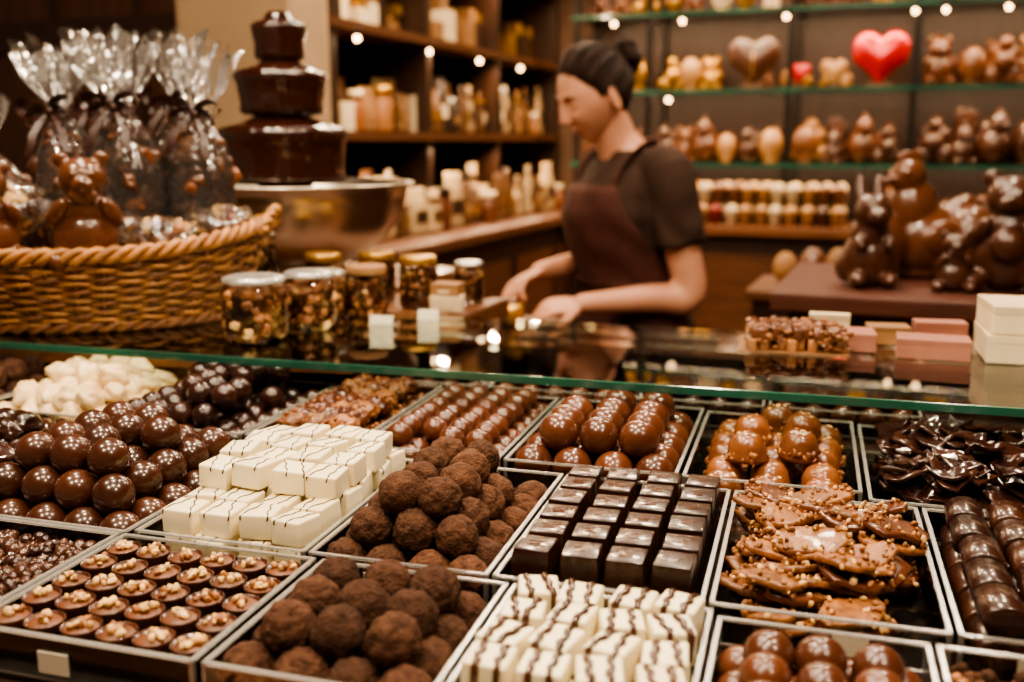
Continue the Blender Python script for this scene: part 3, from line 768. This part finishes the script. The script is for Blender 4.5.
# ------------------------------------------------------------ work table
b=MB(); b.add(box(.62,.42,.035,.004),T(0,0,-.0175),m_wood,False)
for sx in (-.27,.27):
    for sy in (-.17,.17): b.add(box(.05,.05,.92),T(sx,sy,-.49),m_woodd,False)
b.add(box(.56,.36,.02),T(0,0,-.6),m_woodd,False)
b.obj('work_table',T(-1.12,2.22,.95))
jar(-.87,2.1,.035,.07,m_caramel,m_goldf,.9505); carton(-1.0,2.12,.9505,.12,.08,.05,m_cream,.2); carton(-.97,2.36,.9505,.1,.07,.03,m_kraft,.2)
# ------------------------------------------------------------ woman
WM=T(-.695,2.56,-.008)@RZ(math.radians(21.5+24))
wom=bpy.data.objects.new('woman',None); COL.objects.link(wom); wom.matrix_world=WM
bpy.context.view_layer.update()
sec=[(.78,.05,.10,.16),(.86,.055,.125,.180),(.92,.05,.128,.182),(1.0,.035,.110,.155),(1.07,.015,.104,.14),(1.15,-.005,.112,.146),(1.22,-.012,.122,.154),(1.28,.0,.112,.160),(1.33,.015,.09,.155),(1.365,.02,.070,.115),(1.39,.005,.062,.07),(1.42,-.015,.054,.054)]
def loft(sec,inf=0,n=36):
    V=[];F=[]
    for z,cx_,a,c in sec:
        for i in range(n):
            t=2*pi*i/n; V.append((cx_+(a+inf)*math.cos(t),(c+inf)*math.sin(t),z))
    for j in range(len(sec)-1):
        for i in range(n): F.append((j*n+i,j*n+(i+1)%n,(j+1)*n+(i+1)%n,(j+1)*n+i))
    F.append(tuple(range(n))[::-1]); F.append(tuple((len(sec)-1)*n+i for i in range(n)))
    return np.array(V),F
shN,elN,wrN=(.03,-.168,1.325),(.07,-.212,1.03),(-.195,-.135,1.015)
shF,elF,wrF=(.03,.168,1.325),(.01,.2,1.07),(-.215,.055,1.075)
b=MB(); b.add(loft(sec),None,m_skin)
limb(b,[(-.0,0,1.35),(-.03,0,1.42),(-.058,0,1.475)],[.058,.054,.052],m_skin)
for sh_,el_,wr_ in ((shN,elN,wrN),(shF,elF,wrF)):
    mid=[(sh_[i]*.5+el_[i]*.5) for i in range(3)]; fm=[(el_[i]*.65+wr_[i]*.35) for i in range(3)]
    limb(b,[sh_,mid,el_,fm,wr_],[.055,.047,.040,.038,.024],m_skin)
for sy in (-1,1):
    limb(b,[(.05,sy*.09,.85),(.045,sy*.09,.65),(.04,sy*.085,.47),(.06,sy*.085,.28),(.06,sy*.085,.08)],[.092,.078,.056,.052,.036],m_skin)
o=b.obj('body'); remesh(o,.008,4); o.parent=wom
def folds(o,f):
    me=o.data; N=[v.normal.copy() for v in me.vertices]; C=[v.co.copy() for v in me.vertices]
    out=[]
    for c,nn in zip(C,N): out.extend(c+nn*f(c))
    me.vertices.foreach_set('co',out); me.update()
b=MB(); b.add(loft([s_ for s_ in sec if .85<s_[0]<1.38]+[(1.385,.01,.062,.078)],.010),None,m_shirt)
for sh_,el_ in ((shN,elN),(shF,elF)):
    e=[sh_[i]*.42+el_[i]*.58 for i in range(3)]; st_=[sh_[0],sh_[1]*.6,sh_[2]+.012]
    pt,ro=catmull([st_,sh_,[sh_[i]*.7+el_[i]*.3 for i in range(3)],e],[.06,.064,.063,.066]); b.add(tube(pt,ro,20),None,m_shirt)
o=b.obj('tshirt'); remesh(o,.0065,3)
folds(o,lambda c:.004*math.sin(55*c.z+14*c.x+9*math.sin(11*c.y)+3*noise.noise(c*9))*max(.2,min(1,(1.30-c.z)/.1))+.004*noise.noise(c*14))
o.parent=wom
b=MB(); b.add(loft([(.76,.05,.105,.165)]+[s_ for s_ in sec if .77<s_[0]<.95],.007),None,m_trous)
for sy in (-1,1): limb(b,[(.05,sy*.09,.85),(.045,sy*.09,.65),(.04,sy*.085,.47),(.06,sy*.085,.28),(.06,sy*.085,.1)],[.1,.086,.066,.062,.055],m_trous)
o=b.obj('trousers'); remesh(o,.009,3); o.parent=wom
b=MB()
for sy in (-1,1): b.add(lump(8,.03,1,3,(.125,.046,.035)),T(.02,sy*.085,.045),m_black); b.add(box(.24,.085,.015,.005),T(.02,sy*.085,.0160),m_black)
b.obj('shoes',None).parent=wom
def torso_at(z):
    zs=[s_[0] for s_ in sec]; 
    return [float(np.interp(z,zs,[s_[k] for s_ in sec])) for k in (1,2,3)]
V=[];F=[];nz_,na=40,44
for j in range(nz_):
    z=.50+(1.30-.50)*j/(nz_-1)
    cx_,a,c=torso_at(max(z,.9)); off=.024+(.03*(.9-z)/.4 if z<.9 else 0)
    half=math.radians(112) if z<1.06 else math.radians(112-(z-1.06)/.24*72)
    for i in range(na):
        t=pi+half*(2*i/(na-1)-1)
        rr=off+.006*math.sin(i*.75)*max(0,(1.0-z)*2)+.003*math.sin(40*z+i*.4+2*noise.noise(Vector((i*.2,z*8,0))))
        V.append((cx_+(a+rr)*math.cos(t),(c+rr)*math.sin(t),z))
for j in range(nz_-1):
    for i in range(na-1): F.append((j*na+i,j*na+i+1,(j+1)*na+i+1,(j+1)*na+i))
b=MB(); b.add((np.array(V),F),None,m_apron)
for sg in (-1,1):
    P=[(-.088,sg*.095,1.290),(-.072,sg*.10,1.34),(-.03,sg*.10,1.385),(.01,sg*.088,1.400),(.05,sg*.07,1.405),(.078,sg*.03,1.405),(.085,0,1.405)]
    pt,ro=catmull(P,[.01]*7,4); k=len(pt); b.add(band(pt,[(0,sg*.03*(1-.6*i/k),.012+.018*i/k) for i in range(k)]),None,m_apron)
cx_,a,c=torso_at(1.05)
b.add(tube([(cx_+(a+.02)*math.cos(t),(c+.02)*math.sin(t),1.05) for t in [2*pi*i/40 for i in range(40)]],.007,6,True),None,m_apron)
for sg in (-1,1): b.add(tube([(cx_+a+.02,0,1.05),(cx_+a+.035,sg*.04,1.06),(cx_+a+.03,sg*.06,1.02),(cx_+a+.02,sg*.03,.9)],[.006,.01,.01,.006],6),None,m_apron)
o=b.obj('apron'); o.parent=wom
md=o.modifiers.new('sol','SOLIDIFY'); md.thickness=.003
def skull(x,y,z,face=True):
    g=lambda cy,cz,wy,wz:math.exp(-((abs(y)-cy)/wy)**2-((z-cz)/wz)**2) if x<0 else 0
    X=x*(.088 if x<0 else .1); Y=y*.075; Z=z*.115
    if z<0:
        k=(-z)**1.4; Y*=1-.34*k
        if x>0: X*=1-.5*min(1,-z*1.3)
    if face:
        X-=.014*g(0,-.90,.36,.22)
        X-=.008*g(0,.10,.10,.14)+.012*g(0,-.05,.10,.16)+.020*g(0,-.19,.115,.10)
        X+=.009*g(.36,.08,.2,.13)
        X-=.005*g(.34,.26,.3,.08)
        X-=.006*g(.42,-.2,.22,.2)
        X-=.007*g(0,-.47,.20,.06)+.006*g(0,-.60,.18,.06)
        X+=.003*g(0,-.535,.2,.02)
    return (X,Y,Z)
HM=T(-.095,0,1.52)@RY(math.radians(-26))
V,F=sphere(40)
b=MB(); b.add((np.array([skull(*v) for v in V]),F),HM,m_skin)
for sg in (-1,1):
    ear=[(.012*math.cos(t)+.004,sg*(.004*math.sin(t*.5)),.026*math.sin(t)) for t in [2*pi*i/18 for i in range(18)]]
    b.add(tube(ear,.0045,6,True),HM@T(.008,sg*.079,-.014)@RZ(sg*-.4),m_skin); b.add(sphere(6),HM@T(.012,sg*.075,-.014)@S(.012,.006,.022),m_skin)
    b.add(sphere(8),HM@T(-.067,sg*.028,.008)@S(.0120,.0135,.0105),m_skin)
    b.add(tube([(-.0775,sg*.018,.001),(-.0795,sg*.028,-.002),(-.0735,sg*.040,.002)],[.0012,.0022,.0010],6),HM,m_black)
    pt,ro=catmull([(-.088,sg*.013,.028),(-.086,sg*.028,.033),(-.072,sg*.046,.029)],[.0018,.0026,.0010]); b.add(tube(pt,ro,6),HM,m_hair)
    b.add(sphere(5),HM@T(-.094,sg*.008,-.026)@S(.008,.0055,.005),m_skin)
b.add(sphere(8),HM@T(-.0785,0,-.0545)@S(.0085,.019,.0038),m_lip); b.add(sphere(8),HM@T(-.0750,0,-.0645)@S(.0085,.016,.0045),m_lip)
b.obj('face',None).parent=wom
b=MB()
def hs(p,k):
    x,y,z=skull(p[0],p[1],p[2],False); return Vector((x*k+.004,y*k,z*k))
hl=[(-.72,0,.69),(-.70,.30,.64),(-.62,.58,.52),(-.46,.80,.38),(-.32,.92,.20),(-.24,.97,.0),(-.10,.99,.06),(.16,.97,.04),(.42,.85,-.36),(.60,.62,-.56),(.70,.30,-.68),(.72,0,-.72)]
def hline(t,sg):
    t=t*(len(hl)-1); i=min(int(t),len(hl)-2); f=t-i
    p=[hl[i][j]*(1-f)+hl[i+1][j]*f for j in range(3)]; v=Vector((p[0],p[1]*sg,p[2])); v.normalize(); return v
end=Vector((.92,0,.40)).normalized()
n_s=120
for sg in (-1,1):
    V=[];F=[];m1=48;m2=14
    for i in range(m1+1):
        s_=hline(i/m1,sg)
        for j in range(m2+1):
            d=s_.slerp(end,j/m2); V.append(tuple(hs(d,1.022+.07*min(1,j/m2*3))))
    for i in range(m1):
        for j in range(m2): F.append((i*(m2+1)+j,i*(m2+1)+j+1,(i+1)*(m2+1)+j+1,(i+1)*(m2+1)+j))
    b.add((np.array(V),F),HM,m_hair)
    for i in range(n_s):
        t=(i+.5)/n_s; s_=hline(min(1,max(0,t+U(-.006,.006))),sg); P=[]; w=U(-.05,.05); kk=U(.995,1.05)
        for j in range(13):
            f=j/12; d=s_.slerp(end,f*.97)
            d=(d+Vector((0,0,w*math.sin(f*pi)))).normalized()
            lift=(1.005+.10*min(1,f*2.6))*(kk if 0<f<1 else 1)
            P.append(hs(d,lift))
        b.add(tube(P,[.0010]+[.0030]*11+[.0022],5),HM,m_hair)
BC=HM@T(.124,0,.045)
b.add(sphere(12),BC@S(.032,.036,.036),m_hair)
for k in range(50):
    ph=U(0,2*pi); tl=U(-.9,.9); P=[]; rr=U(.036,.046)
    A=BC@RX(ph)@RY(U(-.5,.5))
    for j in range(15):
        a=pi*1.25*j/14-.6; P.append((rr*.8*math.sin(a)*.9,rr*math.cos(a)*math.cos(tl*.6),rr*math.sin(tl)*.8*math.cos(a*.5)))
    b.add(tube(P,[.001]+[.0034]*13+[.001],5),A,m_hair)
b.add(tube([(.104,.022*math.cos(t),.045+.022*math.sin(t)) for t in [2*pi*i/14 for i in range(14)]],.006,6,True),HM,m_hair)
o=b.obj('hair'); o.parent=wom
def hand(name,wr,d,nrm,curl,side):
    d=Vector(d).normalized(); nrm=Vector(nrm).normalized(); s_=d.cross(nrm).normalized()*side
    wr=Vector(wr); b=MB()
    A=Matrix.Identity(4)
    for i in range(3): A[i][0]=d[i]; A[i][1]=s_[i]; A[i][2]=nrm[i]; A[i][3]=wr[i]
    b.add(sphere(8),A@T(.045,0,0)@S(.052,.038,.014),m_skin); b.add(sphere(8),A@T(.0,0,0)@S(.03,.024,.019),m_skin)
    for k,(off,ln) in enumerate(((.029,.068),(.010,.076),(-.009,.071),(-.027,.056))):
        base=Vector((.078-.004*abs(k-1),off,0)); P=[base-Vector((.03,0,0)),base]; a=0; cur=base.copy()
        for sgm,fr in enumerate((.45,.3,.25)):
            a+=curl*(1,1.15,.8)[sgm]*(1+.12*k); cur=cur+Vector((math.cos(a),.03*(1.5-k),-math.sin(a)))*ln*fr; P.append(cur.copy())
        pt,ro=catmull(P,[.009,.009,.0082,.0075,.0062],4); b.add(tube(pt,ro,10),A,m_skin); b.add(sphere(5),A@T(*pt[-1])@S(.0062),m_skin)
    P=[(.015,.02,-.004),(.038,.044,-.012),(.062,.052,-.026),(.083,.046,-.040)]
    pt,ro=catmull(P,[.014,.0115,.0095,.0075],4); b.add(tube(pt,ro,10),A,m_skin); b.add(sphere(5),A@T(*pt[-1])@S(.0075),m_skin)
    o=b.obj(name); remesh(o,.0028,3); o.parent=wom
hand('hand_left',wrN,(-.93,.30,-.10),(-.1,-.35,.93),.42,-1)
hand('hand_right',wrF,(-.93,-.25,-.30),(-.15,.25,.95),.45,1)
b=MB(); b.add(lathe([(0,0),(.03,0),(.034,.004),(.034,.045),(.028,.050),(0,.05)],20),None,m_goldf); b.add(sphere(6),T(0,0,.052)@S(.02,.02,.012),m_figd)
b.obj('praline_box',WM@T(-.335,-.03,.9585))
# ------------------------------------------------------------ lights
def area(name,loc,size,power,col,rot=(0,0,0),sy=None,shape='DISK'):
    l=bpy.data.lights.new(name,'AREA'); l.energy=power; l.color=col; l.size=size; l.shape=shape if sy is None else 'RECTANGLE'
    if sy: l.size_y=sy
    o=bpy.data.objects.new(name,l); COL.objects.link(o); o.location=loc; o.rotation_euler=rot; return o
WRM=(1,.79,.56); WR2=(1,.68,.40)
dl=[(-1.3,.35),(-.75,.9),(-.2,.25),(.35,.8),(-.6,-.3),(.7,0),(-.3,1.5),(-1.3,1.3)]
b=MB()
for i,(x,y) in enumerate(dl):
    b.add(lathe([(.05,-.02),(.065,-.02),(.07,0),(.05,0),(.05,-.02)],24),T(x,y,2.745),m_iron)
    b.add(lathe([(0,-.008),(.048,-.008),(.048,-.004),(0,-.004)],20),T(x,y,2.745),m_bulb)
    area('downlight',(x,y,2.70),.11,17.5,WRM)
b.obj('ceiling_downlight_row')
for x,y,p_ in ((-.5,2.5,14),(.2,2.4,16),(-1.2,2.9,13),(-.8,3.6,12),(.3,3.6,13)): area('downlight',(x,y,2.70),.15,p_,WRM)
for z,p_ in ((1.60,7.5),(1.925,9.5),(1.29,6),(2.25,12)): area('shelf_strip_light',(-.1,4.44,z),2.6,p_*1.6,WR2,(math.radians(12),0,0),.02)
for z,p_ in ((1.38,1.7),(1.72,1.9),(2.06,2.2)):
    for y in (2.85,3.35,3.85,4.35): area('shelf_spot_light',(-1.60,y,z),.03,p_*1.2,WR2,(0,math.radians(-25),0))
for y in (2.9,3.5,4.1): area('shelf_spot_light',(-1.15,y,2.6),.12,6,WR2,(0,math.radians(-35),0))
w=bpy.data.worlds.new('World'); scene.world=w; w.use_nodes=True
w.node_tree.nodes['Background'].inputs[0].default_value=(1,.70,.46,1); w.node_tree.nodes['Background'].inputs[1].default_value=.17
# ------------------------------------------------------------ camera
cam=bpy.data.cameras.new('camera'); co=bpy.data.objects.new('camera',cam); COL.objects.link(co); scene.camera=co
co.location=(0,0,1.4); co.rotation_euler=(math.radians(78.7),0,math.radians(21.5))
cam.lens=36*1000/1024; cam.sensor_width=36; cam.clip_start=.02
cam.dof.use_dof=True; cam.dof.focus_distance=.82; cam.dof.aperture_fstop=4.0
scene.view_settings.view_transform='AgX'; scene.view_settings.look='AgX - Medium High Contrast'
